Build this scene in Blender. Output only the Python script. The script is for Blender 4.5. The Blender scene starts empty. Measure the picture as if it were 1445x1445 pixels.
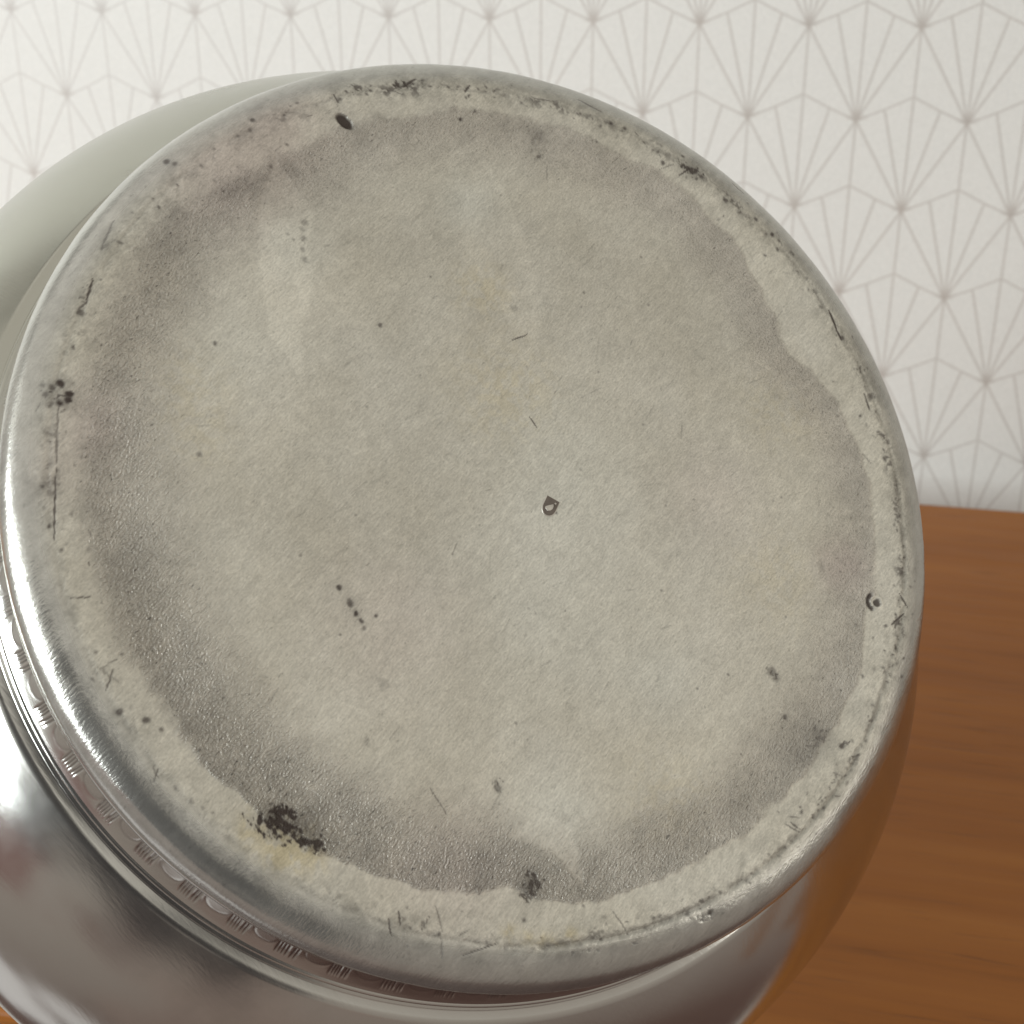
import bpy, bmesh, math, random
import numpy as np
from mathutils import Matrix, Vector

PI = math.pi
scene = bpy.context.scene
col = scene.collection

# ------------------------------------------------------------------ frame of the place
# the room frame: X along the papered wall, Y into the wall, Z up; metres, table top just above z = 0
S = 0.038                                   # one fan of the wallpaper is 38 mm wide
CAM_H = 5.988 * S                           # lens height over the table
WALL_Y = 13.88 * S                          # lens to wall
Rw = np.array([[0.9796, 0.0011, 0.2008], [0.0825, 0.9094, -0.4077], [-0.183, 0.416, 0.8908]])
u_, _, v_ = np.linalg.svd(Rw); Rw = u_ @ v_
def c2w(v):                                 # a direction seen from the lens (x right, y down, z ahead) -> room
    w = Rw.T @ np.array(v, float)
    return Vector((w[0], w[2], -w[1]))
CAM = Vector((0, 0, CAM_H))
GAP = 0.032; TZ = CAM_H * GAP / WALL_Y               # the table stands a little off the wall

# ------------------------------------------------------------------ camera
cam = bpy.data.cameras.new('camera'); camo = bpy.data.objects.new('camera', cam); col.objects.link(camo)
X, Y_, Z_ = c2w((1, 0, 0)), c2w((0, -1, 0)), c2w((0, 0, -1))
m = Matrix((X, Y_, Z_)).transposed().to_4x4(); m.translation = CAM
camo.matrix_world = m
cam.sensor_width = 36; cam.lens = 36 * 1990 / 1445
cam.clip_start = 0.005; cam.clip_end = 20
cam.dof.use_dof = True; cam.dof.focus_distance = 0.163; cam.dof.aperture_fstop = 62
scene.camera = camo

# ------------------------------------------------------------------ light of the room
world = bpy.data.worlds.new('World'); scene.world = world; world.use_nodes = True
wn = world.node_tree; wn.nodes.clear()
wo = wn.nodes.new('ShaderNodeOutputWorld'); wb = wn.nodes.new('ShaderNodeBackground')
tc = wn.nodes.new('ShaderNodeTexCoord'); sx = wn.nodes.new('ShaderNodeSeparateXYZ')
mr = wn.nodes.new('ShaderNodeMapRange'); mr.inputs[1].default_value = -1; mr.inputs[2].default_value = 1
rp = wn.nodes.new('ShaderNodeValToRGB')
wn.links.new(tc.outputs['Generated'], sx.inputs[0]); wn.links.new(sx.outputs[2], mr.inputs[0]); wn.links.new(mr.outputs[0], rp.inputs[0])
cr = rp.color_ramp
cr.elements[0].position = 0.0; cr.elements[0].color = (0.06, 0.035, 0.03, 1)
cr.elements[1].position = 1.0; cr.elements[1].color = (0.60, 0.575, 0.53, 1)
for p, c in ((0.12, (0.10, 0.062, 0.052, 1)), (0.20, (0.22, 0.185, 0.165, 1)), (0.30, (0.27, 0.235, 0.21, 1)), (0.50, (0.33, 0.295, 0.265, 1)), (0.60, (0.40, 0.37, 0.335, 1)), (0.75, (0.57, 0.545, 0.50, 1))):
    e = cr.elements.new(p); e.color = c
# patches painted into the world in place of the photographer: dark clothes and phone, warm skin below, seen only as dim shapes in the silver
def toward(v, c_in, c_out, colour, base, amount=1.0, wobble=.0):
    d = c2w(v).normalized()
    dp = wn.nodes.new('ShaderNodeVectorMath'); dp.operation = 'DOT_PRODUCT'
    wn.links.new(nzv, dp.inputs[0]); dp.inputs[1].default_value = d
    q = wn.nodes.new('ShaderNodeMapRange'); q.interpolation_type = 'SMOOTHSTEP'
    q.inputs[1].default_value = math.cos(math.radians(c_out)); q.inputs[2].default_value = math.cos(math.radians(c_in)); q.inputs[4].default_value = amount
    wn.links.new(dp.outputs['Value'], q.inputs[0])
    x = wn.nodes.new('ShaderNodeMix'); x.data_type = 'RGBA'; wn.links.new(q.outputs[0], x.inputs[0])
    wn.links.new(base, x.inputs[6]); x.inputs[7].default_value = colour
    return x.outputs[2]
wnz = wn.nodes.new('ShaderNodeTexNoise'); wnz.inputs['Scale'].default_value = 3.0; wnz.inputs['Detail'].default_value = 2
wn.links.new(tc.outputs['Generated'], wnz.inputs['Vector'])
sub = wn.nodes.new('ShaderNodeVectorMath'); sub.operation = 'MULTIPLY_ADD'
wn.links.new(wnz.outputs['Color'], sub.inputs[0]); sub.inputs[1].default_value = (.5, .5, .5)
off = wn.nodes.new('ShaderNodeVectorMath'); off.operation = 'SUBTRACT'; wn.links.new(tc.outputs['Generated'], off.inputs[0]); off.inputs[1].default_value = (.25, .25, .25)
wn.links.new(off.outputs[0], sub.inputs[2]); nzv = sub.outputs[0]
cc = rp.outputs[0]
cc = toward((-.42, .76, -.50), 6, 15, (.055, .052, .056, 1), cc, .85)
cc = toward((-.70, .61, -.36), 6, 15, (.17, .085, .075, 1), cc, .9)
cc = toward((-.22, .86, -.45), 10, 30, (.24, .18, .155, 1), cc, .7)
cc = toward((-.74, .70, .12), 8, 20, (.62, .60, .60, 1), cc, .9)  # pale patch added to the world to brighten the reflection
cc = toward((-.26, .33, -1), 21, 33, (.030, .027, .028, 1), cc, .95)
cc = toward((-.74, -.67, .02), 4, 12, (.10, .105, .09, 1), cc, .85)  # dark patch painted into the world for a streak in the reflection
cc = toward((-.72, -.60, -.34), 5, 12, (1.2, 1.2, 1.15, 1), cc, .8)  # bright glow added to the world for a highlight in the silver
wn.links.new(cc, wb.inputs[0]); wb.inputs[1].default_value = 1.17
wn.links.new(wb.outputs[0], wo.inputs[0])

def area(name, loc, target, size, size_y, power, color):
    l = bpy.data.lights.new(name, 'AREA'); l.shape = 'RECTANGLE'; l.size = size; l.size_y = size_y
    l.energy = power; l.color = color
    o = bpy.data.objects.new(name, l); col.objects.link(o); o.location = loc
    o.rotation_euler = (Vector(target) - Vector(loc)).to_track_quat('-Z', 'Y').to_euler()
    return o
area('window_light', (-1.15, -0.72, 0.45), (0.0, 0.30, 0.15), 0.80, 0.8, 30.0, (0.90, 0.97, 1.0))
area('side_lamp', (1.35, -0.15, 0.42), (0.0, 0.2, 0.1), 0.35, 0.5, 1.6, (1.0, 0.97, 0.90))

scene.view_settings.view_transform = 'Standard'; scene.view_settings.look = 'None'
scene.view_settings.exposure = 0.0; scene.view_settings.gamma = 1.0
scene.view_settings.use_curve_mapping = False
scene.render.engine = 'CYCLES'

# ------------------------------------------------------------------ node helpers
class NT:
    def __init__(s, name):
        s.mat = bpy.data.materials.new(name); s.mat.use_nodes = True
        s.t = s.mat.node_tree; s.t.nodes.clear()
        s.out = s.t.nodes.new('ShaderNodeOutputMaterial')
        s.bsdf = s.t.nodes.new('ShaderNodeBsdfPrincipled'); s.t.links.new(s.bsdf.outputs[0], s.out.inputs[0])
    def put(s, sock, v):
        if v is None: return
        if hasattr(v, 'is_output') or isinstance(v, bpy.types.NodeSocket): s.t.links.new(v, sock)
        else: sock.default_value = v
    def math(s, op, a, b=None, c=None, clamp=False):
        n = s.t.nodes.new('ShaderNodeMath'); n.operation = op; n.use_clamp = clamp
        s.put(n.inputs[0], a); s.put(n.inputs[1], b); s.put(n.inputs[2], c)
        return n.outputs[0]
    def obj(s):
        return s.t.nodes.new('ShaderNodeTexCoord').outputs['Object']
    def xyz(s, v):
        n = s.t.nodes.new('ShaderNodeSeparateXYZ'); s.put(n.inputs[0], v); return n.outputs
    def comb(s, x, y, z=0.0):
        n = s.t.nodes.new('ShaderNodeCombineXYZ'); s.put(n.inputs[0], x); s.put(n.inputs[1], y); s.put(n.inputs[2], z); return n.outputs[0]
    def mapping(s, v, scale=(1, 1, 1), rot=(0, 0, 0), loc=(0, 0, 0)):
        n = s.t.nodes.new('ShaderNodeMapping'); s.put(n.inputs[0], v)
        n.inputs['Scale'].default_value = scale; n.inputs['Rotation'].default_value = rot; n.inputs['Location'].default_value = loc
        return n.outputs[0]
    def noise(s, v, scale, detail=3, rough=0.5, dist=0.0):
        n = s.t.nodes.new('ShaderNodeTexNoise'); s.put(n.inputs['Vector'], v)
        n.inputs['Scale'].default_value = scale; n.inputs['Detail'].default_value = detail
        n.inputs['Roughness'].default_value = rough; n.inputs['Distortion'].default_value = dist
        return n.outputs['Fac']
    def range(s, v, a, b, c, d, smooth=False):
        n = s.t.nodes.new('ShaderNodeMapRange'); s.put(n.inputs[0], v)
        if smooth: n.interpolation_type = 'SMOOTHSTEP'
        for i, q in enumerate((a, b, c, d)): s.put(n.inputs[i + 1], q)
        return n.outputs[0]
    def mix(s, f, a, b, mode='MIX'):
        n = s.t.nodes.new('ShaderNodeMix'); n.data_type = 'RGBA'; n.blend_type = mode
        s.put(n.inputs[0], f); s.put(n.inputs[6], a); s.put(n.inputs[7], b); return n.outputs[2]
    def bump(s, h, strength, dist, normal=None):
        n = s.t.nodes.new('ShaderNodeBump'); n.inputs['Strength'].default_value = strength; n.inputs['Distance'].default_value = dist
        s.put(n.inputs['Height'], h)
        if normal is not None: s.put(n.inputs['Normal'], normal)
        return n.outputs[0]
    def set(s, **k):
        for a, v in k.items(): s.put(s.bsdf.inputs[a.replace('_', ' ')], v)

# ------------------------------------------------------------------ materials
def wallpaper_material():
    m = NT('wallpaper'); o = m.xyz(m.obj())
    x = m.math('ADD', m.math('DIVIDE', o[0], S), 8.0656)          # in fans, from the fan at the photograph's corner
    z = m.math('SUBTRACT', m.math('DIVIDE', m.math('SUBTRACT', o[2], CAM_H), S), -1.3286)
    row = m.math('DIVIDE', z, 0.8293)                               # in rows, up
    def seg(px, py, a, b):
        dx, dy = b[0] - a[0], (b[1] - a[1]) * .8293; L2 = dx * dx + dy * dy
        qx = m.math('SUBTRACT', px, a[0]); qy = m.math('MULTIPLY', m.math('SUBTRACT', py, a[1]), .8293)
        t = m.math('DIVIDE', m.math('ADD', m.math('MULTIPLY', qx, dx), m.math('MULTIPLY', qy, dy)), L2, clamp=True)
        ex = m.math('SUBTRACT', qx, m.math('MULTIPLY', t, dx)); ey = m.math('SUBTRACT', qy, m.math('MULTIPLY', t, dy))
        return m.math('SQRT', m.math('ADD', m.math('MULTIPLY', ex, ex), m.math('MULTIPLY', ey, ey))), t
    lines = None; nodes = None
    for k in (0, 1):
        xs = x if k == 0 else m.math('SUBTRACT', x, .5)
        px = m.math('ABSOLUTE', m.math('SUBTRACT', xs, m.math('ROUND', xs)))
        ys = row if k == 0 else m.math('SUBTRACT', row, 1.0)
        py = m.math('FLOORED_MODULO', ys, 2.0)
        for a, b, w in (((0, 0), (.5, 1), .0105), ((0, 0), (.25, 1.125), .0105), ((0, 0), (0, 2), .010), ((.5, 1), (.25, 1.125), .009), ((.25, 1.125), (0, 1.27), .009)):
            d, t = seg(px, py, a, b)
            v = m.range(d, w * .55, w * 1.7, 1.0, 0.0, True)
            lines = v if lines is None else m.math('MAXIMUM', lines, v)
        dn = m.math('SQRT', m.math('ADD', m.math('MULTIPLY', px, px), m.math('POWER', m.math('MULTIPLY', py, .8293), 2.0)))
        h = m.range(dn, 0.0, .13, 1.0, 0.0, True)
        py2 = m.math('SUBTRACT', 2.0, py)
        dn2 = m.math('SQRT', m.math('ADD', m.math('MULTIPLY', px, px), m.math('POWER', m.math('MULTIPLY', py2, .8293), 2.0)))
        h2 = m.range(dn2, 0.0, .05, 1.0, 0.0, True)
        hh = m.math('MAXIMUM', h, h2); nodes = hh if nodes is None else m.math('MAXIMUM', nodes, hh)
    ob = m.obj()
    weave = m.noise(m.mapping(ob, (900, 900, 2600)), 1.0, 2, .6)
    weave2 = m.noise(m.mapping(ob, (2600, 900, 900)), 1.0, 2, .6)
    wv = m.math('ADD', weave, weave2)
    paper = m.mix(m.range(wv, .7, 1.3, 0, 1), (.63, .614, .575, 1), (.72, .702, .66, 1))
    ink_n = m.noise(ob, 1500, 2)
    ink = m.mix(m.noise(ob, 9, 1), (.38, .35, .32, 1), (.41, .35, .305, 1))
    amt = m.math('MULTIPLY', m.math('ADD', m.math('MULTIPLY', lines, .56), m.math('MULTIPLY', nodes, .42), clamp=True), m.range(ink_n, .3, .7, .72, 1.0))
    m.set(Base_Color=m.mix(amt, paper, ink), Roughness=m.range(lines, 0, 1, .62, .42), Normal=m.bump(wv, .35, .0003))
    return m.mat

def wood_material():
    m = NT('oak_veneer'); ob = m.mapping(m.obj(), (1, 1, 1), (0, 0, math.radians(2)))
    warp = m.noise(m.mapping(ob, (2.5, 9, 9)), 1.0, 3)
    o = m.xyz(ob)
    y = m.math('ADD', o[1], m.math('MULTIPLY', warp, .02))
    v = m.comb(o[0], y, o[2])
    g1 = m.noise(m.mapping(v, (5, 95, 95)), 1.0, 5, .6)
    g2 = m.noise(m.mapping(v, (24, 420, 420)), 1.0, 3, .6)
    g3 = m.noise(m.mapping(v, (2, 22, 22)), 1.0, 2, .5)
    pores = m.range(m.noise(m.mapping(v, (30, 800, 800)), 1.0, 2, .5), .60, .72, 0, 1, True)
    f = m.math('ADD', m.math('ADD', m.math('MULTIPLY', g1, .55), m.math('MULTIPLY', g2, .2)), m.math('MULTIPLY', g3, .25))
    n = m.t.nodes.new('ShaderNodeValToRGB'); m.put(n.inputs[0], f)
    r = n.color_ramp; r.elements[0].position = .34; r.elements[0].color = (.19, .062, .009, 1)
    r.elements[1].position = .64; r.elements[1].color = (.29, .106, .019, 1)
    e = r.elements.new(.48); e.color = (.245, .084, .014, 1)
    c = m.mix(m.math('MULTIPLY', pores, .45), n.outputs[0], (.09, .03, .008, 1))
    m.set(Base_Color=c, Roughness=m.range(g2, .3, .7, .34, .5), Normal=m.bump(m.math('SUBTRACT', g2, pores), .25, .0003))
    m.bsdf.inputs['Specular IOR Level'].default_value = .22
    return m.mat

def silver_base_material():
    """worn, tarnished silver of the underside: tone (some shading painted in), dirt and tints come from the mesh, grain from nodes"""
    m = NT('tarnished_silver')
    at = m.t.nodes.new('ShaderNodeAttribute'); at.attribute_name = 'wear_shade'
    s = m.t.nodes.new('ShaderNodeSeparateColor'); m.put(s.inputs[0], at.outputs['Color'])
    tone, dirt, yel, cool = s.outputs[0], s.outputs[1], s.outputs[2], at.outputs['Alpha']
    at2 = m.t.nodes.new('ShaderNodeAttribute'); at2.attribute_name = 'wear_two'
    s2 = m.t.nodes.new('ShaderNodeSeparateColor'); m.put(s2.inputs[0], at2.outputs['Color'])
    pink, grain_amt, polish = s2.outputs[0], s2.outputs[1], s2.outputs[2]
    ob = m.obj()
    rot = m.mapping(ob, (1, 1, 1), (0, 0, math.radians(-52)))
    brush = m.noise(m.mapping(rot, (900, 3600, 900)), 1.0, 3, .6)
    brush2 = m.noise(m.mapping(rot, (260, 2300, 260)), 1.0, 2, .6)
    pebble = m.noise(m.mapping(rot, (3000, 4800, 3000)), 1.0, 2, .5)
    cloud = m.noise(ob, 60, 4, .6)
    fleck = m.noise(m.mapping(rot, (1100, 2500, 1100)), 1.0, 2, .7)
    base = m.mix(m.range(cloud, .35, .65, 0, 1), (.550, .524, .446, 1), (.605, .584, .512, 1))
    base = m.mix(yel, base, (.56, .50, .345, 1))
    base = m.mix(cool, base, (.60, .605, .550, 1))
    base = m.mix(pink, base, (.54, .475, .435, 1))
    base = m.mix(m.math('MULTIPLY', polish, .85), base, (.50, .497, .465, 1))
    mul = m.math('MULTIPLY', tone, 2.0)
    spk = m.range(fleck, .62, .74, 0, 1, True)
    gr = m.math('SUBTRACT', 1.0, m.math('MULTIPLY', spk, m.math('MULTIPLY_ADD', grain_amt, .40, .20)))
    mul = m.math('MULTIPLY', mul, gr)
    mul = m.math('MULTIPLY', mul, m.range(m.math('ADD', brush, pebble), .75, 1.25, m.math('MULTIPLY_ADD', polish, .10, .86), m.math('MULTIPLY_ADD', polish, -.08, 1.12)))
    cn = m.t.nodes.new('ShaderNodeVectorMath'); cn.operation = 'SCALE'; m.put(cn.inputs[0], base); m.put(cn.inputs['Scale'], mul)
    c = m.mix(dirt, cn.outputs[0], (.040, .026, .019, 1))
    rough = m.math('ADD', m.math('MULTIPLY', polish, -.31), m.math('MULTIPLY_ADD', cloud, .10, .43))
    m.set(Base_Color=c, Metallic=m.math('SUBTRACT', .88, m.math('MULTIPLY', dirt, .8)), Roughness=rough)
    hgt = m.math('ADD', m.math('MULTIPLY', brush, .60), m.math('ADD', m.math('MULTIPLY', brush2, .10), m.math('MULTIPLY', pebble, m.math('MULTIPLY_ADD', grain_amt, 1.9, .35))))
    hgt = m.math('MULTIPLY', hgt, m.math('MULTIPLY_ADD', polish, -.80, 1.0))
    m.set(Normal=m.bump(hgt, .8, .00018))
    return m.mat

def silver_body_material(name='polished_silver', relief=1.0):
    m = NT(name); ob = m.obj()
    big = m.noise(ob, 22, 3, .5)
    fine = m.noise(ob, 300, 3, .6)
    rot = m.mapping(ob, (1, 1, 1), (.5, .3, .9))
    hair = m.noise(m.mapping(rot, (30, 3000, 900)), 1.0, 2, .6)
    tarn = m.range(m.noise(ob, 34, 5, .65), .48, .68, 0, 1, True)
    c = m.mix(m.math('MULTIPLY', tarn, .35), (.64, .635, .59, 1), (.46, .44, .38, 1))
    xy = m.xyz(ob)                                                    # olive tarnish, also painting in a darker reflection on one flank of the belly
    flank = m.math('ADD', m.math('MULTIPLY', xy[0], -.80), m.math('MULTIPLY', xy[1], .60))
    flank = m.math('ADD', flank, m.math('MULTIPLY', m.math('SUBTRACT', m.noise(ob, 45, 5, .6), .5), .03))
    flank_tint = m.range(flank, .028, .060, 0, 1, True)
    c = m.mix(m.math('MULTIPLY', flank_tint, .85), c, (.435, .43, .365, 1))
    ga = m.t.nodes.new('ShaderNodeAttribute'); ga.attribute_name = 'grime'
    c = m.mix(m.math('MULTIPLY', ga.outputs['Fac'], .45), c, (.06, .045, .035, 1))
    m.set(Base_Color=c, Metallic=1.0, Roughness=m.math('ADD', m.math('MULTIPLY', tarn, .07), m.math('MULTIPLY_ADD', fine, .08, m.math('MULTIPLY_ADD', flank_tint, .06, .13))))
    n1 = m.bump(big, .35 * relief, .0016)
    m.set(Normal=m.bump(m.math('ADD', m.math('MULTIPLY', hair, .6), m.math('MULTIPLY', fine, .5)), .12 * relief, .0001, n1))
    return m.mat

def plain(name, colr, rough, metal):
    m = NT(name); ob = m.obj(); n = m.noise(ob, 900, 3)
    m.set(Base_Color=m.mix(m.range(n, .3, .7, 0, 1), tuple(c * .75 for c in colr[:3]) + (1,), colr), Roughness=rough, Metallic=metal)
    return m.mat

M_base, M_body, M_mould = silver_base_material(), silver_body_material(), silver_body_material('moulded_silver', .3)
M_dark = plain('blackened_silver', (.20, .17, .145, 1), .5, .8)
M_bright = plain('bright_silver', (.62, .585, .52, 1), .45, .9)

# ------------------------------------------------------------------ mesh helpers
def link(name, me, mat, parent=None, smooth=True):
    o = bpy.data.objects.new(name, me); col.objects.link(o); me.materials.append(mat)
    if parent: o.parent = parent
    if smooth:
        me.polygons.foreach_set('use_smooth', np.ones(len(me.polygons), bool)); me.update()
    return o
def grid_mesh(name, P, closed_u=True):
    """P: rows x columns x 3; columns wrap round the axis"""
    nr, nc = P.shape[:2]
    i = np.arange(nr - 1)[:, None] * nc; j = np.arange(nc if closed_u else nc - 1)[None]
    j2 = (j + 1) % nc
    F = np.stack([i + j, i + nc + j, i + nc + j2, i + j2], -1).reshape(-1, 4)
    me = bpy.data.meshes.new(name)
    me.vertices.add(nr * nc); me.vertices.foreach_set('co', P.reshape(-1).astype(np.float32))
    me.loops.add(F.size); me.loops.foreach_set('vertex_index', F.reshape(-1).astype(np.int32))
    me.polygons.add(len(F)); me.polygons.foreach_set('loop_start', np.arange(0, F.size, 4, dtype=np.int32))
    me.update(calc_edges=True); me.validate()
    return me
def lathe(name, prof, mat, parent, n=360, wob=None, centre=(0, 0)):
    """prof: (r, z) in mm from the outside in, smooth rings about the vessel's axis"""
    prof = np.array(prof, float); th = np.linspace(0, 2 * PI, n, endpoint=False)
    r = prof[:, 0][:, None] + np.zeros(n); z = prof[:, 1][:, None] + np.zeros(n)
    if wob is not None: r = r + wob(r, z, th[None])
    P = np.stack([r * np.cos(th) + centre[0], r * np.sin(th) + centre[1], z], -1) / 1000
    return link(name, grid_mesh(name, P), mat, parent)
def spline(pts, k=8):
    pts = np.array(pts, float); out = []
    q = np.vstack([2 * pts[0] - pts[1], pts, 2 * pts[-1] - pts[-2]])
    for i in range(len(pts) - 1):
        a, b, c, d = q[i:i + 4]
        for t in np.linspace(0, 1, k, endpoint=False):
            out.append(.5 * ((2 * b) + (c - a) * t + (2 * a - 5 * b + 4 * c - d) * t * t + (3 * b - a - 3 * c + d) * t ** 3))
    out.append(pts[-1]); return np.array(out)
def vnoise(x, y, scale, seed, octaves=1):
    out = np.zeros_like(x); amp = 1.0; tot = 0
    for o in range(octaves):
        g = np.random.RandomState(seed + 17 * o).rand(256, 256).astype(np.float32)
        a = x / scale + 77.3; b = y / scale + 51.7
        i = np.floor(a).astype(int); j = np.floor(b).astype(int); u = a - i; v = b - j
        u = u * u * (3 - 2 * u); v = v * v * (3 - 2 * v)
        i0, i1, j0, j1 = i % 256, (i + 1) % 256, j % 256, (j + 1) % 256
        out += amp * ((g[i0, j0] * (1 - u) + g[i1, j0] * u) * (1 - v) + (g[i0, j1] * (1 - u) + g[i1, j1] * u) * v)
        tot += amp; amp *= .5; scale /= 2.03
    return out / tot
def sst(a, b, x):
    t = np.clip((x - a) / (b - a), 0, 1); return t * t * (3 - 2 * t)

# ------------------------------------------------------------------ the setting: papered wall and table
def box_mesh(name, lo, hi, bev=0.0):
    bm = bmesh.new(); bmesh.ops.create_cube(bm, size=1.0)
    for v in bm.verts: v.co = Vector([lo[i] + (v.co[i] + .5) * (hi[i] - lo[i]) for i in range(3)])
    if bev: bmesh.ops.bevel(bm, geom=bm.edges[:], offset=bev, segments=4, affect='EDGES', profile=.5)
    me = bpy.data.meshes.new(name); bm.to_mesh(me); bm.free(); return me
wall = link('wall', box_mesh('wall', (-1.6, WALL_Y, -.75), (1.6, WALL_Y + .1, 1.5)), wallpaper_material(), smooth=False)
wall['kind'] = 'structure'

table = bpy.data.objects.new('table', None); col.objects.link(table)
table['label'] = 'orange brown oak veneer table against the fan patterned wallpaper'; table['category'] = 'table'
M_wood = wood_material()
link('tabletop', box_mesh('tabletop', (-1.1, .195, TZ - .028), (1.1, WALL_Y - GAP, TZ), .0015), M_wood, table, smooth=False)
for a, b in ((-1.02, .215), (.96, .215), (-1.02, WALL_Y - .12), (.96, WALL_Y - .12)):
    link('leg', box_mesh('leg', (a, b, -.75), (a + .06, b + .06, TZ - .0283), .002), M_wood, table, smooth=False)

# ------------------------------------------------------------------ the vessel, tipped over with its foot to the lens
FC = np.array([0.00023, -0.00297, 0.16012]); FN = np.array([0.36526, -0.31086, -1.0]); FN /= np.linalg.norm(FN)
FU = np.array([1, 0, 0]) - FN * FN[0]; FU /= np.linalg.norm(FU); FV = -np.cross(FU, FN)
U, V, N = c2w(FU), c2w(FV), c2w(FN)
vessel = bpy.data.objects.new('silver_vessel', None); col.objects.link(vessel)
mv = Matrix((U, V, N)).transposed().to_4x4(); mv.translation = CAM + c2w(FC)
vessel.matrix_world = mv
vessel['label'] = 'round bellied silver vessel tipped over, showing its worn tarnished underside with a tiny hallmark'
vessel['category'] = 'silver vessel'

# --- underside: from the centre over the worn standing ring and round the rolled edge
PROF = spline([(0, .95), (12, .98), (25, 1.05), (36, 1.0), (41, 1.0), (44, 1.12), (46.5, 1.45), (48.5, 1.72), (50, 1.78), (51.4, 1.62), (52.8, 1.15), (54.0, .35), (54.75, -.8), (54.95, -1.9), (54.75, -3.0), (54.2, -4.0), (53.6, -4.7), (53.2, -5.2)], 12)
NT_, NR = 1900, 430
L = np.r_[0, np.cumsum(np.hypot(*np.diff(PROF, axis=0).T))]
s_ = np.linspace(0, L[-1], NR); s_[0] = .02
pr = np.interp(s_, L, PROF[:, 0]); pz = np.interp(s_, L, PROF[:, 1])
nr_ = -np.gradient(pz, s_); nz_ = np.gradient(pr, s_)              # outward normal of the profile
th = np.linspace(0, 2 * PI, NT_, endpoint=False)
r = pr[:, None] + 0 * th; z = pz[:, None] + 0 * th; T = th[None] + 0 * r
x = r * np.cos(T); y = r * np.sin(T)
rs = s_[:, None] + 0 * th                                            # arc length works as radius past the edge too
ex = rs * np.cos(T); ey = rs * np.sin(T)
deg = np.degrees(T) % 360
tone = np.ones_like(x); dirt = np.zeros_like(x); yel = np.zeros_like(x); cool = np.zeros_like(x); pink = np.zeros_like(x); h = np.zeros_like(x)
# cloudy tarnish
tone += .13 * (vnoise(ex, ey, 9, 3, 5) - .5) + .12 * (vnoise(ex, ey, 2.4, 9, 4) - .5) + .10 * (vnoise(ex, ey, .8, 11, 2) - .5)
cr_, sr_ = math.cos(math.radians(50)), math.sin(math.radians(50))
bx_, by_ = ex * cr_ + ey * sr_, -ex * sr_ + ey * cr_
tone += .14 * (vnoise(bx_, by_ * 4, 2.5, 21, 3) - .5)
TONES = [(3.3, -4.6, 11, 9, 0, .07), (2.4, -17.7, 9, 6, 0, .04), (-26.3, 18.7, 4, 12, 0, .05), (3.1, -37.4, 6, 3, 0, .10), (-34.8, 13.1, 9, 12, 0, .05),
         (-14.8, 28.6, 10, 6, 0, -.05), (-13.9, -7.9, 9, 7, 0, -.05), (-9.2, 1.5, 7, 9, 0, -.04), (-23.1, -26.8, 8, 8, 0, .05), (20.0, 18.5, 12, 8, 0, -.03), (31.5, 1.7, 6, 9, 0, .05), (18, -30, 9, 4, 0, .04)]
wx = ex + 3.0 * (vnoise(ex, ey, 5, 41, 3) - .5); wy = ey + 3.0 * (vnoise(ex, ey, 5, 47, 3) - .5)
for a, b, rx, ry, ro, am in TONES: tone += am * np.exp(-.5 * (((wx - a) / rx) ** 2 + ((wy - b) / ry) ** 2) * 1.6)
# the dark band inside the standing ring, tarnish with some shading painted in, stronger towards one side, with a ragged outer border
ang = np.array([-20, 16, 49, 78, 107, 125, 150, 180, 212, 235, 252, 270, 296, 318, 333, 340, 376]); st = np.array([.20, .16, .18, .17, .24, .26, .27, .18, .32, .34, .31, .29, .24, .22, .18, .17, .10])
wi = np.interp(deg, [0, 60, 110, 150, 200, 235, 270, 320, 360], [2.2, 3.0, 2.8, 4.0, 5.0, 4.6, 3.6, 3.2, 2.2])
outer = np.interp(deg, [0, 20, 40, 60, 100, 125, 150, 180, 215, 250, 262, 275, 300, 320, 335, 345, 360], [46.2, 45.8, 44.6, 46.8, 47.2, 46.2, 48.4, 47.0, 46.6, 46.2, 45.2, 46.0, 46.3, 46.2, 46.8, 45.8, 46.2])
outer = outer + 1.5 * (vnoise(ex, ey, 4.2, 61, 3) - .5) + 1.1 * (vnoise(ex, ey, 1.6, 63, 3) - .5)
wedge = np.exp(-.5 * ((deg - 31) / 6.5) ** 2) * 3.2 + np.exp(-.5 * ((deg - 268) / 2.4) ** 2) * 1.5
outer = outer - wedge
softb = np.interp(deg, [0, 110, 135, 160, 205, 225, 360], [.35, .5, 1.6, 2.6, 2.0, .35, .35])
inn = outer - wi * 2.1
band = sst(inn - 3.5, inn + wi * 1.5, rs + 2.2 * (vnoise(ex, ey, 5, 71, 3) - .5)) * (1 - sst(-softb, softb, rs - outer))
stg = np.interp(deg, ang, st) * .80
tone -= 1.22 * band * stg * (.9 + .5 * (vnoise(ex, ey, 3, 77, 3) - .5) * 2)
tone += .02 * sst(-.2, .5, rs - outer) * (1 - sst(49.5, 50.5, rs))
grain = band * np.clip(np.interp(deg, [0, 90, 150, 200, 270, 320, 360], [.5, .45, .85, 1, 1, .7, .5]), 0, 1)
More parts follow.
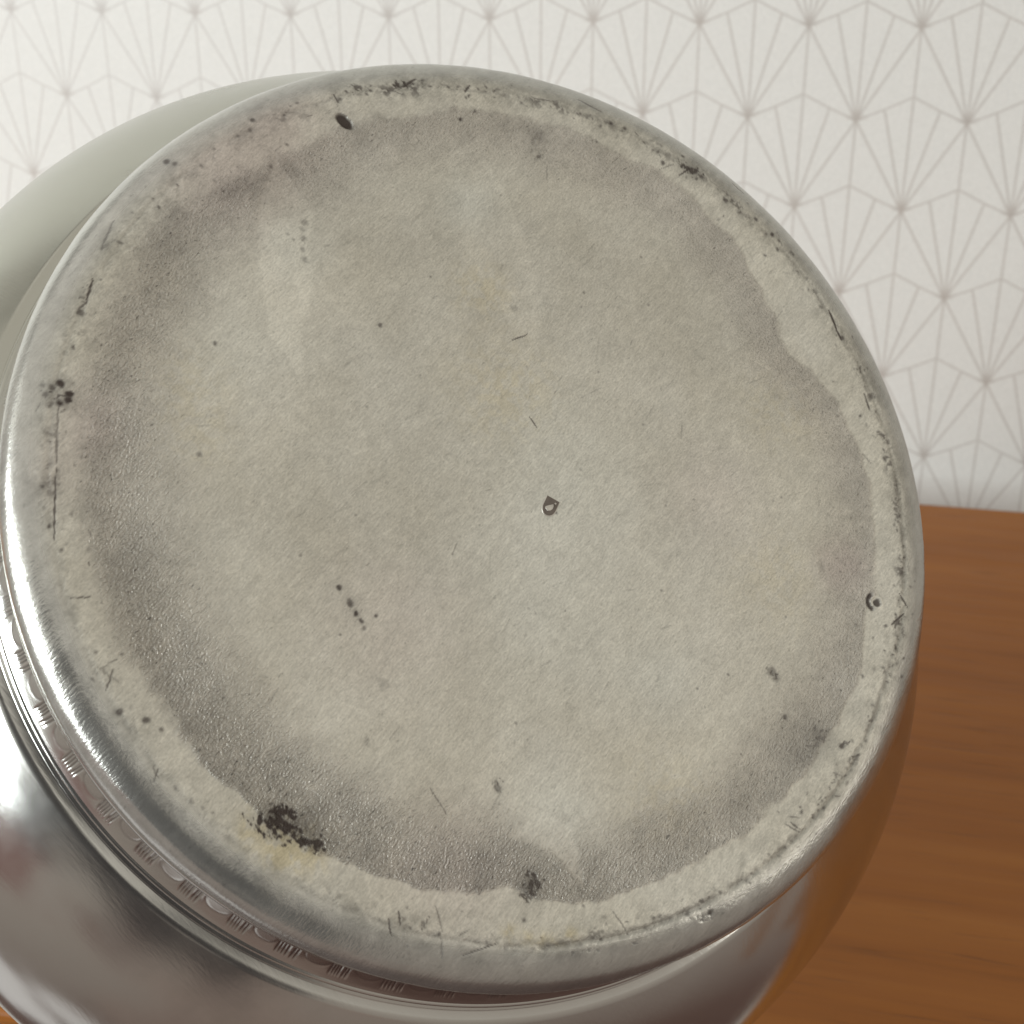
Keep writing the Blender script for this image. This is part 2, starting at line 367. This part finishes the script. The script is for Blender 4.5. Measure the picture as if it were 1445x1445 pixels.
# worn-through wedges of lighter metal
def wedge_patch(poly, am, soft=.35):
    global tone
    poly = np.array(poly, float); d = np.full(x.shape, 1e9); inside = np.zeros(x.shape, bool)
    px = ex + .9 * (vnoise(ex, ey, 1.8, 83, 3) - .5); py = ey + .9 * (vnoise(ex, ey, 1.8, 89, 3) - .5)
    k = (np.abs(ex - poly[:, 0].mean()) < 30) & (np.abs(ey - poly[:, 1].mean()) < 30)
    X_, Y__ = px[k], py[k]; dd = np.full(X_.shape, 1e9); ins = np.zeros(X_.shape, bool)
    for i in range(len(poly)):
        a, b = poly[i], poly[(i + 1) % len(poly)]; e = b - a
        t = np.clip(((X_ - a[0]) * e[0] + (Y__ - a[1]) * e[1]) / (e @ e), 0, 1)
        dd = np.minimum(dd, np.hypot(X_ - a[0] - t * e[0], Y__ - a[1] - t * e[1]))
        c = (a[1] > Y__) != (b[1] > Y__); ins ^= c & (X_ < (b[0] - a[0]) * (Y__ - a[1]) / (b[1] - a[1] + 1e-9) + a[0])
    sd = np.where(ins, dd, -dd); w = sst(-soft, soft, sd) * np.exp(-np.maximum(dd - 1.0, 0) * ins / 7)
    tone[k] += am * w; grain[k] *= 1 - .6 * w
wedge_patch([(-29.5, 36.3), (-28.0, 34.3), (-24.7, 29.5), (-24.5, 19.0), (-25.1, 9.5), (-28.8, 14.0), (-31.1, 28.4)], .11)
wedge_patch([(-4.5, 41), (-2.0, 38), (1.5, 30), (3.5, 21), (2, 17), (-3, 22), (-6.9, 29), (-7, 36)], .07)
wedge_patch([(2, -36.5), (6, -37.5), (7.4, -44.2), (3.5, -40.2), (-1, -39.5)], .10)
YEL = [(-24.6, -40.9, 2.4, .8), (-21.4, -41.2, 1.8, .6), (-28.2, -39.4, 1.8, .6), (2.2, -49.5, .9, .9), (.6, -49.6, .8, .7), (-.9, -49.6, .8, .8), (4.2, -49.4, .7, .7), (5.6, -49.4, .8, .7), (-4.0, 23.6, 3.0, .4), (-.9, 12.0, 6, .25), (34.2, 13.0, 5, .25), (-.9, 9.4, 5, .2), (-36.7, 7.1, 4, .28), (-35.6, .9, 4, .22), (18.0, -34.7, 5, .25), (33, -8, 6, .2)]
COOL = [(5.1, 2.3, 9, .45), (3.2, -14.4, 11, .35), (-6.3, 34.8, 4, .5), (3.9, -37.4, 5, .5), (-32.5, 12.6, 6, .3), (16.8, -20.7, 5, .35), (-26.9, 24.7, 4, .35), (43, 31, 4, .4)]
PINK = [(-36.1, 33.6, 7, .6), (24.9, 1.0, 6, .25), (-13.6, -17.3, 8, .3), (41.7, -6.2, 3, .5), (-7.0, -43.4, 7, .3), (-47.0, 1.0, 4, .4), (-30, 42, 6, .6), (-51, -5, 4, .3)]
for arr, lst in ((yel, YEL), (cool, COOL), (pink, PINK)):
    for a, b, rr, am in lst: arr += am * np.exp(-((wx - a) ** 2 + (wy - b) ** 2) / rr ** 2)
yel *= .25 + .9 * sst(.38, .62, vnoise(ex, ey, .7, 99, 3))
pink += .22 * band
# black spots and pits
wob_a, wob_b = vnoise(ex, ey, .55, 101, 2) - .5, vnoise(ex, ey, .55, 103, 2) - .5
def near(a, b, rad):
    """index block of the polar grid around a point"""
    R0 = math.hypot(a, b); i0 = np.searchsorted(s_, R0 - rad); i1 = np.searchsorted(s_, R0 + rad)
    dt = min(PI, rad / max(R0, .1) * 1.3); t0 = math.atan2(b, a)
    j = np.arange(int((t0 - dt) / (2 * PI) * NT_), int((t0 + dt) / (2 * PI) * NT_) + 1) % NT_
    return np.ix_(np.arange(max(i0, 0), min(i1, NR)), np.unique(j))
def spot(a, b, rad, am, depth=.10, rag=.9, rough_edge=.25, stretch=1.0, rot=0.0):
    k = near(a, b, rad * 3 * max(stretch, 1) + .5)
    X_ = ex[k] - a + wob_a[k] * rag * min(rad * 1.2, 1.0); Y__ = ey[k] - b + wob_b[k] * rag * min(rad * 1.2, 1.0)
    c, s = math.cos(rot), math.sin(rot); q = np.hypot((X_ * c + Y__ * s) / stretch, -X_ * s + Y__ * c)
    w = 1 - sst(rad * (1 - rough_edge) - .05, rad * (1 + rough_edge) + .12, q)
    dirt[k] = np.maximum(dirt[k], am * w); h[k] -= depth * am * w * min(rad, 1)
    halo = np.exp(-(q / (rad * 2.0)) ** 2); tone[k] -= .10 * am * halo
def scratch(x0, y0, x1, y1, w, am, depth=.05):
    L_ = math.hypot(x1 - x0, y1 - y0); k = near((x0 + x1) / 2, (y0 + y1) / 2, L_ / 2 + 1.0)
    X_, Y__ = ex[k] + wob_a[k] * .12, ey[k] + wob_b[k] * .12; dx, dy = x1 - x0, y1 - y0
    t = np.clip(((X_ - x0) * dx + (Y__ - y0) * dy) / (L_ * L_), 0, 1)
    d = np.hypot(X_ - x0 - t * dx, Y__ - y0 - t * dy); ww = np.maximum(w, .10) * (1 - .6 * np.abs(2 * t - 1) ** 2)
    g = 1 - sst(ww * .5, ww * 1.25, d)
    dirt[k] = np.maximum(dirt[k], am * g); h[k] -= depth * am * g
def crust(a, b, rx, ry, rot, am, seed, scale=.5, fill=.5):
    """a ragged crusty patch: fine noise breaks it into crumbs towards its border"""
    k = near(a, b, max(rx, ry) * 1.6 + .5); X_, Y__ = ex[k] - a, ey[k] - b
    c, s2_ = math.cos(rot), math.sin(rot); q = np.hypot((X_ * c + Y__ * s2_) / rx, (-X_ * s2_ + Y__ * c) / ry)
    nn = vnoise(ex[k], ey[k], scale, seed, 4)
    w = sst(.50, .62, nn + (fill - .5) + .30 * (1 - q) - .12) * (q < 1.5)
    dirt[k] = np.maximum(dirt[k], am * w); h[k] -= .07 * am * w; tone[k] -= .10 * np.exp(-q * q)
for q in [(-25.4, -38.3, 1.5, 1.3, .5, 1, 201, .5, .66), (-23.6, -39.9, 1.9, 1.0, -.4, .95, 203, .4, .55), (-21.6, -40.3, 1.2, .8, 0, .95, 205, .4, .60), (-23, -38.6, 2.2, 1.6, 0, .4, 206, .6, .40), (-28.4, -38.2, .9, .5, -.4, .85, 207, .35, .45), (-26.3, -39.4, 1.5, .8, 0, .5, 208, .3, .4),
          (1.7, -43.9, 1.4, .9, 1.0, .85, 209, .4, .58), (.8, -45.0, 1.3, .9, .5, .75, 211, .4, .5), (23.2, 44.4, 1.8, .7, -.3, .9, 213, .4, .5), (36.4, -27.4, 2.4, 1.9, .3, .55, 215, .45, .38), (34, -29.5, 2.5, 1.4, .5, .4, 216, .4, .34), (31.3, -19.8, .9, .6, -.8, .8, 217, .3, .45),
          (-50, 4, 1.6, 1.3, 0, .8, 219, .4, .36), (-48.5, 14.5, .8, 2.6, -.2, .55, 221, .4, .36), (-14.3, 48.7, 2.6, .8, .3, .9, 223, .35, .42), (-20.5, 46.6, 2.6, .9, .4, .75, 225, .35, .40), (2.5, 45.2, 1.3, 1.0, 0, .4, 227, .4, .4), (2.6, 42.6, 1.5, 1.0, 0, .6, 229, .3, .33),
          (-2.1, -34.0, .8, 1.1, .3, .7, 231, .3, .40), (-18.5, -15.6, .8, 2.0, .6, .5, 233, .3, .34), (39.6, -27.6, 1.0, .6, .8, .8, 235, .3, .42), (38.2, -31.5, 2.2, .6, 1.0, .5, 237, .3, .36), (29, 41.2, 3.5, .7, -.7, .6, 239, .35, .38), (-46.5, 22, .8, 3, -.3, .4, 241, .35, .35),
          (-12, -48, 3.2, 1.4, 0, .5, 243, .35, .33), (21.5, -46.8, 3, .8, .4, .6, 245, .35, .37), (7.5, -50.8, 4, .8, .1, .5, 247, .35, .35), (49.6, 3, .8, 5, 0, .55, 249, .35, .36), (48.8, -14, .8, 4, -.2, .55, 251, .35, .36), (46.4, 19.5, .8, 3.5, .4, .6, 253, .35, .36)]:
    crust(*q)
SPOTS = [(-49.7, 5.0, .38, 1), (-48.8, 4.0, .42, 1), (-48.8, 3.3, .35, 1), (-49.6, 2.9, .3, 1), (-50.5, 4.5, .35, .7), (-51.1, 3.7, .25, .6), (-51.4, 4.7, .2, .5), (-50.4, 2.8, .2, .5), (-25.4, -37.9, .4, 1), (23.4, 44.5, .25, .9), (24.7, 43.7, .3, .8), (23.7, 44.1, .3, .8), (-7.3, 45.4, .2, .9), (-25.5, 28.3, .35, .42), (-25.7, 27.4, .28, .3), (-25.5, 26.3, .3, .42), (-25.5, 24.9, .28, .42), (-25.2, 23.7, .28, .4), (-19.9, -13.8, .24, .9), (-18.7, -15.4, .32, .75), (-18.0, -16.5, .28, .95), (-17.5, -17.3, .24, .8), (-15.9, -16.6, .18, .85), (-18.8, -15.1, .2, .6), (-17.1, -18.0, .2, .5), (-2.1, -34.3, .4, .55), (-2.4, -33.6, .2, .5), (31.0, -19.4, .5, .5), (31.7, -20.2, .4, .4), (32.5, -24.6, .3, .7), (-34.4, 12.1, .2, .7), (-16.4, 17.0, .2, .7), (-35.2, -.7, .25, .5), (39.4, -27.7, .3, .8), (40.0, -27.4, .2, .7), (21.7, -46.6, .25, .8), (19.1, -46.6, .25, .6), (-41.1, 32.9, .35, .8), (-40.3, 32.6, .25, .7), (-32.1, 39.8, .25, .8), (-32.3, 38.4, .2, .6), (-38.7, -28.9, .35, .8), (-37.2, -29.7, .2, .7), (-41.3, -28.2, .3, .8), (-29.6, 34.5, .2, .5), (-48.4, 13.1, .4, .7), (28.0, 40.9, .3, .8), (32.3, 39.0, .25, .8), (34.5, 37.2, .25, .9), (35.5, 36.5, .2, .7), (14.2, 48.5, .2, .8), (12.4, 48.9, .25, .9), (19.4, 44.6, .25, .8), (43.8, 24.1, .3, .8)]
for a, b, rr, am in SPOTS: spot(a, b, rr, am)
# soft blotches
for a, b, rr, am in [(2.8, 45.3, 1.0, .30), (-.3, 21.5, .4, .3), (36.2, -27.3, 1.7, .22), (37.6, -26.8, 1.0, .25), (34.3, -28.6, 1.4, .2), (-14.9, -23.9, .45, .25), (-16.5, -30.1, .45, .3), (34.3, 15.4, .8, .16), (1.6, -44.1, 1.5, .25), (-25.2, -38.4, 1.6, .25), (-21, -37.9, 1.8, .14), (23.2, 44.3, 1.6, .22), (38.6, -6.3, .4, .25), (-49.4, 4, 1.6, .18), (8, -34, 1.2, .05)]:
    spot(a, b, rr, am, depth=.02, rag=1.6, rough_edge=.7)
spot(-21.5, 42.0, .62, .97, depth=.5, rag=.35, rough_edge=.12, stretch=1.75, rot=math.radians(-28))   # the deep oval pit by the edge
# the small round crater on the right of the ring
ca, cb = 45.6, -10.2
k = near(ca, cb, 2.5); q = np.hypot(ex[k] - ca, ey[k] - cb); an = np.degrees(np.arctan2(ey[k] - cb, ex[k] - ca)) % 360
cres = (1 - sst(.18, .34, np.abs(q - 1.02))) * sst(95, 125, an) * (1 - sst(235, 262, an))
core = 1 - sst(.38, .62, np.hypot(ex[k] - ca - .12, ey[k] - cb + .15) + wob_a[k] * .3)
dirt[k] = np.maximum(dirt[k], np.maximum(cres * .95, core * .92)); tone[k] += .10 * (1 - sst(.15, .3, np.abs(q - .68)))
h[k] += .10 * np.exp(-((q - .7) / .22) ** 2) - .08 * core - .15 * cres
SCR = [(-49.7, 2.6, -49.3, -3.9, .14, .6), (-49.3, -3.9, -48.8, -11.6, .13, .85), (-47.6, 17.3, -48.0, 14.4, .16, .9), (-48.0, 14.4, -48.7, 13.5, .14, .7), (-46.1, 24.7, -47.1, 20.7, .14, .6), (-47.1, 20.7, -46.6, 21.3, .1, .5), (-46.8, -17.3, -44.6, -16.9, .1, .8), (-.6, 17.5, 1.4, 18.6, .11, .85), (1.5, 8.3, 2.5, 7.0, .1, .8), (-6.2, -51.2, -2.6, -50.0, .1, .8), (46.3, 16.9, 47.0, 14.5, .14, .8), (48.8, -8.9, 49.9, -10.6, .16, .9), (47.3, -12.9, 49.3, -11.4, .16, .9), (-9.7, -34.4, -7.7, -37.2, .08, .5), (32.1, -36.6, 33.2, -37.4, .12, .7), (31.4, -36.8, 33.1, -37.7, .12, .6), (-42.7, -26.2, -42.2, -24.0, .12, .7), (-37.6, -34.9, -37.3, -33.5, .1, .7), (21.5, 43.2, 23.4, 44.7, .16, .95), (25.9, 43.4, 30.3, 40.7, .14, .3), (29.5, 44.1, 31.2, 42.7, .14, .6), (42.1, 27.8, 43.1, 25.0, .2, .95), (43.1, 25.0, 43.7, 23.7, .18, .9), (-14.6, 48.0, -13.1, 49.6, .22, .95), (-14.0, 48.9, -15.2, 47.6, .16, .8), (-6.9, 49.1, -6.3, 50.2, .2, .9), (-16.5, 47.1, -14.4, 48.4, .14, .7), (-22.9, 45.2, -22.2, 44.0, .14, .8), (1.4, 50.1, 4.7, 50.3, .12, .6), (8.0, 51.5, 11.3, 50.2, .13, .6), (18.9, 43.6, 21.0, 44.8, .1, .6), (10.3, -46.4, 12.1, -48.9, .1, .6), (-14.0, -47.6, -13.6, -49.3, .12, .8), (-12.9, -46.9, -12.7, -48.3, .14, .8), (-10.5, -48.8, -9.7, -47.4, .1, .7), (-8.4, -49.6, -8.2, -51.5, .14, .5), (-9.0, -46.3, -8.3, -48.9, .12, .5), (-43.5, -24.1, -41.9, -23.0, .07, .5), (-43.9, -23.8, -41.4, -25.4, .06, .4), (45.5, 8.8, 46.6, 7.5, .1, .5), (30, 16.2, 33, 17.6, .08, .3), (7.9, 11.4, 10.6, 13.1, .06, .25)]
for q in SCR: scratch(*q)
# countless specks, nicks and the broken dark line along the standing ring
rng = random.Random(5)
dens = lambda d: np.interp(d, [0, 20, 45, 60, 90, 110, 130, 160, 180, 200, 235, 265, 300, 330, 360], [1, .9, .5, .6, .8, 1, .5, .35, .7, .45, .25, .7, .9, 1, 1])
for i in range(520):
    d = rng.uniform(0, 360)
    if rng.random() > dens(d): continue
    R0 = rng.gauss(49.9, .45) if rng.random() < .72 else rng.uniform(46.5, 52)
    a, b = R0 * math.cos(math.radians(d)), R0 * math.sin(math.radians(d))
    if rng.random() < .8: spot(a, b, rng.uniform(.04, .16), rng.uniform(.3, .85), rag=1.5, stretch=rng.uniform(1, 2), rot=rng.uniform(0, 3.1))
    else:
        t = math.radians(d) + PI / 2 + rng.gauss(0, .7); l = rng.uniform(.3, 1.3)
        scratch(a, b, a + l * math.cos(t), b + l * math.sin(t), rng.uniform(.02, .07), rng.uniform(.15, .6))
for i in range(150):                                                  # stray specks and fine nicks over the flat
    R0, t = 46 * math.sqrt(rng.random()), rng.uniform(0, 2 * PI); a, b = R0 * math.cos(t), R0 * math.sin(t)
    if rng.random() < .5: spot(a, b, rng.uniform(.05, .13), rng.uniform(.15, .6))
    else:
        t = rng.gauss(.87, .35); l = rng.uniform(.5, 2.5); scratch(a, b, a + l * math.cos(t), b + l * math.sin(t), .05, rng.uniform(.12, .35))
line = np.exp(-((rs - 49.9 - .5 * (vnoise(ex, ey, 6, 111, 2) - .5)) / .30) ** 2) * sst(.42, .66, vnoise(ex, ey, 1.3, 113, 3)) * dens(deg)
line2 = np.exp(-((rs - 50.9 - .5 * (vnoise(ex, ey, 7, 115, 2) - .5)) / .5) ** 2) * sst(.40, .7, vnoise(ex, ey, 3.3, 117, 3))
crumb = sst(.60, .72, vnoise(ex, ey, .75, 121, 3)) * sst(.48, .66, vnoise(ex, ey, 3.1, 123, 2)) * np.exp(-((rs - 49.9) / 1.0) ** 2) * dens(deg)
dirt = np.maximum(dirt, .8 * crumb); h -= .05 * crumb
dirt = np.maximum(dirt, .38 * line); tone -= .14 * line2 * dens(deg)
h -= .05 * line
mot = np.exp(-((rs - 50) / 2.6) ** 2)
tone -= mot * (.12 * sst(.50, .68, vnoise(ex, ey, 2.2, 151, 4)) + .10 * sst(.52, .62, vnoise(ex, ey, .9, 153, 3)))
tone += .05 * mot * sst(.5, .7, vnoise(ex, ey, 3.1, 155, 3))
for i in range(300):                                                  # hair-fine bright rubs
    R0, t = 47 * math.sqrt(rng.random()), rng.uniform(0, 2 * PI); a, b = R0 * math.cos(t), R0 * math.sin(t)
    t = rng.gauss(.87, .5) if rng.random() < .75 else rng.uniform(0, PI); l = rng.uniform(1.0, 6.0); k = near(a, b, l / 2 + .5)
    X_, Y__ = ex[k] - a, ey[k] - b; al = X_ * math.cos(t) + Y__ * math.sin(t); ac = -X_ * math.sin(t) + Y__ * math.cos(t) + .01 * al * al
    g = (1 - sst(.05, .16, np.abs(ac))) * (1 - sst(l * .3, l * .5, np.abs(al))); tone[k] += rng.choice((.07, .05, -.08)) * g; h[k] -= .008 * g
# height relief of the hand-raised sheet
flat = 1 - sst(46, 49, rs)
h += flat * .10 * (vnoise(ex, ey, 14, 131, 3) - .5) + .025 * (vnoise(ex, ey, 3.2, 133, 3) - .5) + .016 * grain * (vnoise(bx_, by_ * 1.5, .36, 137, 2) - .5) * 2
h += .05 * sst(48, 50, rs) * (vnoise(ex, ey, 2.6, 139, 2) - .5)
crease = np.exp(-((rs - 50.3 - .35 * (vnoise(ex, ey, 5, 161, 2) - .5)) / .28) ** 2) * np.interp(deg, [0, 20, 60, 120, 150, 200, 240, 262, 275, 350, 360], [.7, .5, .35, .4, .45, .4, .25, .4, 1, .9, .7])
crease = crease * sst(.22, .5, vnoise(ex, ey, 1.7, 163, 3))
tone -= .30 * crease; h -= .12 * crease
tone -= .10 * sst(50.3, 51.2, rs) * (1 - sst(51.6, 53, rs)) * sst(.40, .62, vnoise(ex, ey, 2.6, 165, 4))
polish = sst(50.2, 52.8, rs + 1.0 * sst(180, 205, deg) * (1 - sst(290, 320, deg))) * (.75 + .25 * vnoise(ex, ey, 3, 141, 2))
r = r + nr_[:, None] * h; z = z + nz_[:, None] * h
lob = .18 * np.cos(2 * T + .6) + .10 * np.cos(3 * T + 2)              # the foot is not quite round any more
r = r + lob * (r / 55)
me = grid_mesh('underside', np.stack([r * np.cos(T), r * np.sin(T), z], -1) / 1000)
for nm, ch in (('wear_shade', (tone * .5, dirt, yel, cool)), ('wear_two', (pink, grain, polish, np.ones_like(x)))):
    a = me.color_attributes.new(nm, 'FLOAT_COLOR', 'POINT')
    a.data.foreach_set('color', np.clip(np.stack(ch, -1), 0, 1).reshape(-1).astype(np.float32))
link('underside', me, M_base, vessel)

# --- the mouldings between foot and body
W = lambda r, z, t: (.18 * np.cos(2 * t + .6) + .10 * np.cos(3 * t + 2)) * r / 55
lathe('foot_bead', spline([(53.25, -5.1), (53.5, -5.35), (54.1, -5.5), (54.6, -5.9), (54.75, -6.4), (54.6, -6.95), (54.2, -7.3), (53.85, -7.55)], 5), M_mould, vessel, 480, W)
# decorated band: tongues and groups of short ticks cut into a sloping fillet
nb, per = 58 * 56, 56
bp = spline([(53.85, -7.5), (54.2, -7.85), (54.65, -8.6), (55.2, -9.5), (55.8, -10.3), (56.2, -10.75)], 5)
n_b = len(bp); vv = np.linspace(0, 1, n_b)[:, None]; uu = (np.arange(nb) % per / per)[None]
th2 = np.linspace(0, 2 * PI, nb, endpoint=False)[None]
cut = np.zeros((n_b, nb))
jig = .012 * np.sin(th2 * 37) + .010 * np.sin(th2 * 91 + 1)
tong = np.abs(np.hypot((uu - .27 + jig) / .25, np.maximum((vv - .38), 0) / .24) - 1)
cut += -.07 * np.exp(-(tong / .11) ** 2) * sst(.16, .26, vv)
for q in (.57, .63, .69, .75, .85, .91):
    lean = .03 if q < .8 else -.03
    cut += -.19 * np.exp(-((uu - q + jig - lean * (vv - .5)) / .019) ** 2) * sst(.22, .34, vv) * (1 - sst(.66, .80, vv))
cut *= .9 + .2 * np.sin(th2 * 13 + .5) * np.sin(th2 * 29)
rb = bp[:, 0][:, None] + cut * .3; zb = bp[:, 1][:, None] + cut * .45 + 0 * th2
rb = rb + W(rb, zb, th2)
me = grid_mesh('decorated_band', np.stack([rb * np.cos(th2), rb * np.sin(th2), zb], -1) / 1000)
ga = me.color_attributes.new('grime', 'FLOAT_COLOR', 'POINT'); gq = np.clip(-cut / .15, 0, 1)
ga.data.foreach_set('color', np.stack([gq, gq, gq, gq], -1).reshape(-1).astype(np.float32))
link('decorated_band', me, M_mould, vessel)
lathe('body_bead', spline([(56.2, -10.75), (56.12, -11.15), (56.4, -11.3), (56.6, -11.5), (56.55, -11.8), (56.3, -12.0), (56.35, -12.3), (56.9, -12.6)], 5), M_mould, vessel, 480, W)

# --- body: flares out to the belly, draws in to a neck that rests on the table
c0 = np.array([1.15, -1.15]); a_ax, zc, RB = 45.0, -41.2, 74.9
u0 = math.acos(57.3 / RB)
pb = [(56.9, -12.6), (57.05, -12.75)]
pb += [(RB * math.cos(u), zc + a_ax * math.sin(u)) for u in np.linspace(u0 * .985, 0, 40)]
low = (CAM + c2w(FC)).z - TZ - .0012; up = -N.z
Ln = (low - .046 * math.sqrt(1 - N.z ** 2)) / N.z if N.z > 0 else .2
Ln = abs(Ln) * 1000
pb2 = spline([(74.9, zc), (74.0, -56), (70.5, -72), (62, -92), (51, -112), (43.5, -130), (39.5, -150), (39, -Ln + 40), (40, -Ln + 18), (43, -Ln + 6), (45.6, -Ln + .6), (46, -Ln), (45.2, -Ln - .3), (43.5, -Ln + 3), (38, -Ln + 22), (37, -Ln + 50), (60, -92), (72, -56), (72, -40), (66, -22), (50, -12), (2, -6)], 8)[1:]
prof = np.array(pb + [tuple(q) for q in pb2])
n = 420; tt = np.linspace(0, 2 * PI, n, endpoint=False)
rr = prof[:, 0][:, None] + 0 * tt; zz = prof[:, 1][:, None] + 0 * tt
k = np.clip((-12.6 - zz) / 25, 0, 1)
dent = .35 * k * (np.sin(3 * tt + zz / 17) * np.sin(zz / 11 + 1) + .15 * np.sin(7 * tt + 1.2 - zz / 9))
rr = rr + W(rr, zz, tt) * (1 - k) + dent * (rr > 20)
P = np.stack([rr * np.cos(tt) + c0[0] * k, rr * np.sin(tt) + c0[1] * k, zz], -1) / 1000
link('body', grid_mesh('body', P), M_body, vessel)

# --- the tiny hallmark punched near the middle: a dark shield with a raised device
def height_at(a, b):
    R0 = math.hypot(a, b); i = int(np.searchsorted(s_, R0)); j = int(round((math.atan2(b, a) % (2 * PI)) / (2 * PI) * NT_)) % NT_
    return float(z[i, j])
def poly_plate(name, pts, z0, z1, mat, parent, bevel=.05):
    bm = bmesh.new(); vs = [bm.verts.new((p[0] / 1000, p[1] / 1000, z0 / 1000)) for p in pts]
    f = bm.faces.new(vs); q = bmesh.ops.extrude_face_region(bm, geom=[f])
    c = np.mean(pts, axis=0)
    for v in [g for g in q['geom'] if isinstance(g, bmesh.types.BMVert)]:
        v.co.z = z1 / 1000; v.co.x += (c[0] / 1000 - v.co.x) * bevel; v.co.y += (c[1] / 1000 - v.co.y) * bevel
    bmesh.ops.recalc_face_normals(bm, faces=bm.faces[:])
    me_ = bpy.data.meshes.new(name); bm.to_mesh(me_); bm.free(); return link(name, me_, mat, parent, smooth=False)
hx, hy = 4.05, -2.2; hz = height_at(hx, hy)
mark = bpy.data.objects.new('hallmark', None); col.objects.link(mark); mark.parent = vessel
mark.location = (hx / 1000, hy / 1000, hz / 1000); mark.rotation_euler = (0, 0, math.radians(-24))
shield = [(-.82, .95), (.82, .95)] + [(.82 * math.cos(t) * (1 if t > -.5 else 1), -.25 + 1.05 * math.sin(t)) for t in np.linspace(0, -PI, 16)]
poly_plate('punched_edge', [(q[0] * 1.17, q[1] * 1.13) for q in shield], -.06, .022, M_bright, mark, .10)
poly_plate('shield', shield, -.06, .030, M_dark, mark, .03)
poly_plate('device', [(-.46, -.62), (-.50, -.35), (-.12, .02), (.26, .34), (.40, .10), (.42, -.28), (.25, -.62), (-.08, -.80)], 0, .085, M_bright, mark, .12)
poly_plate('device', [(.28, .42), (.38, .62), (.56, .58), (.54, .34)], 0, .07, M_bright, mark, .22)
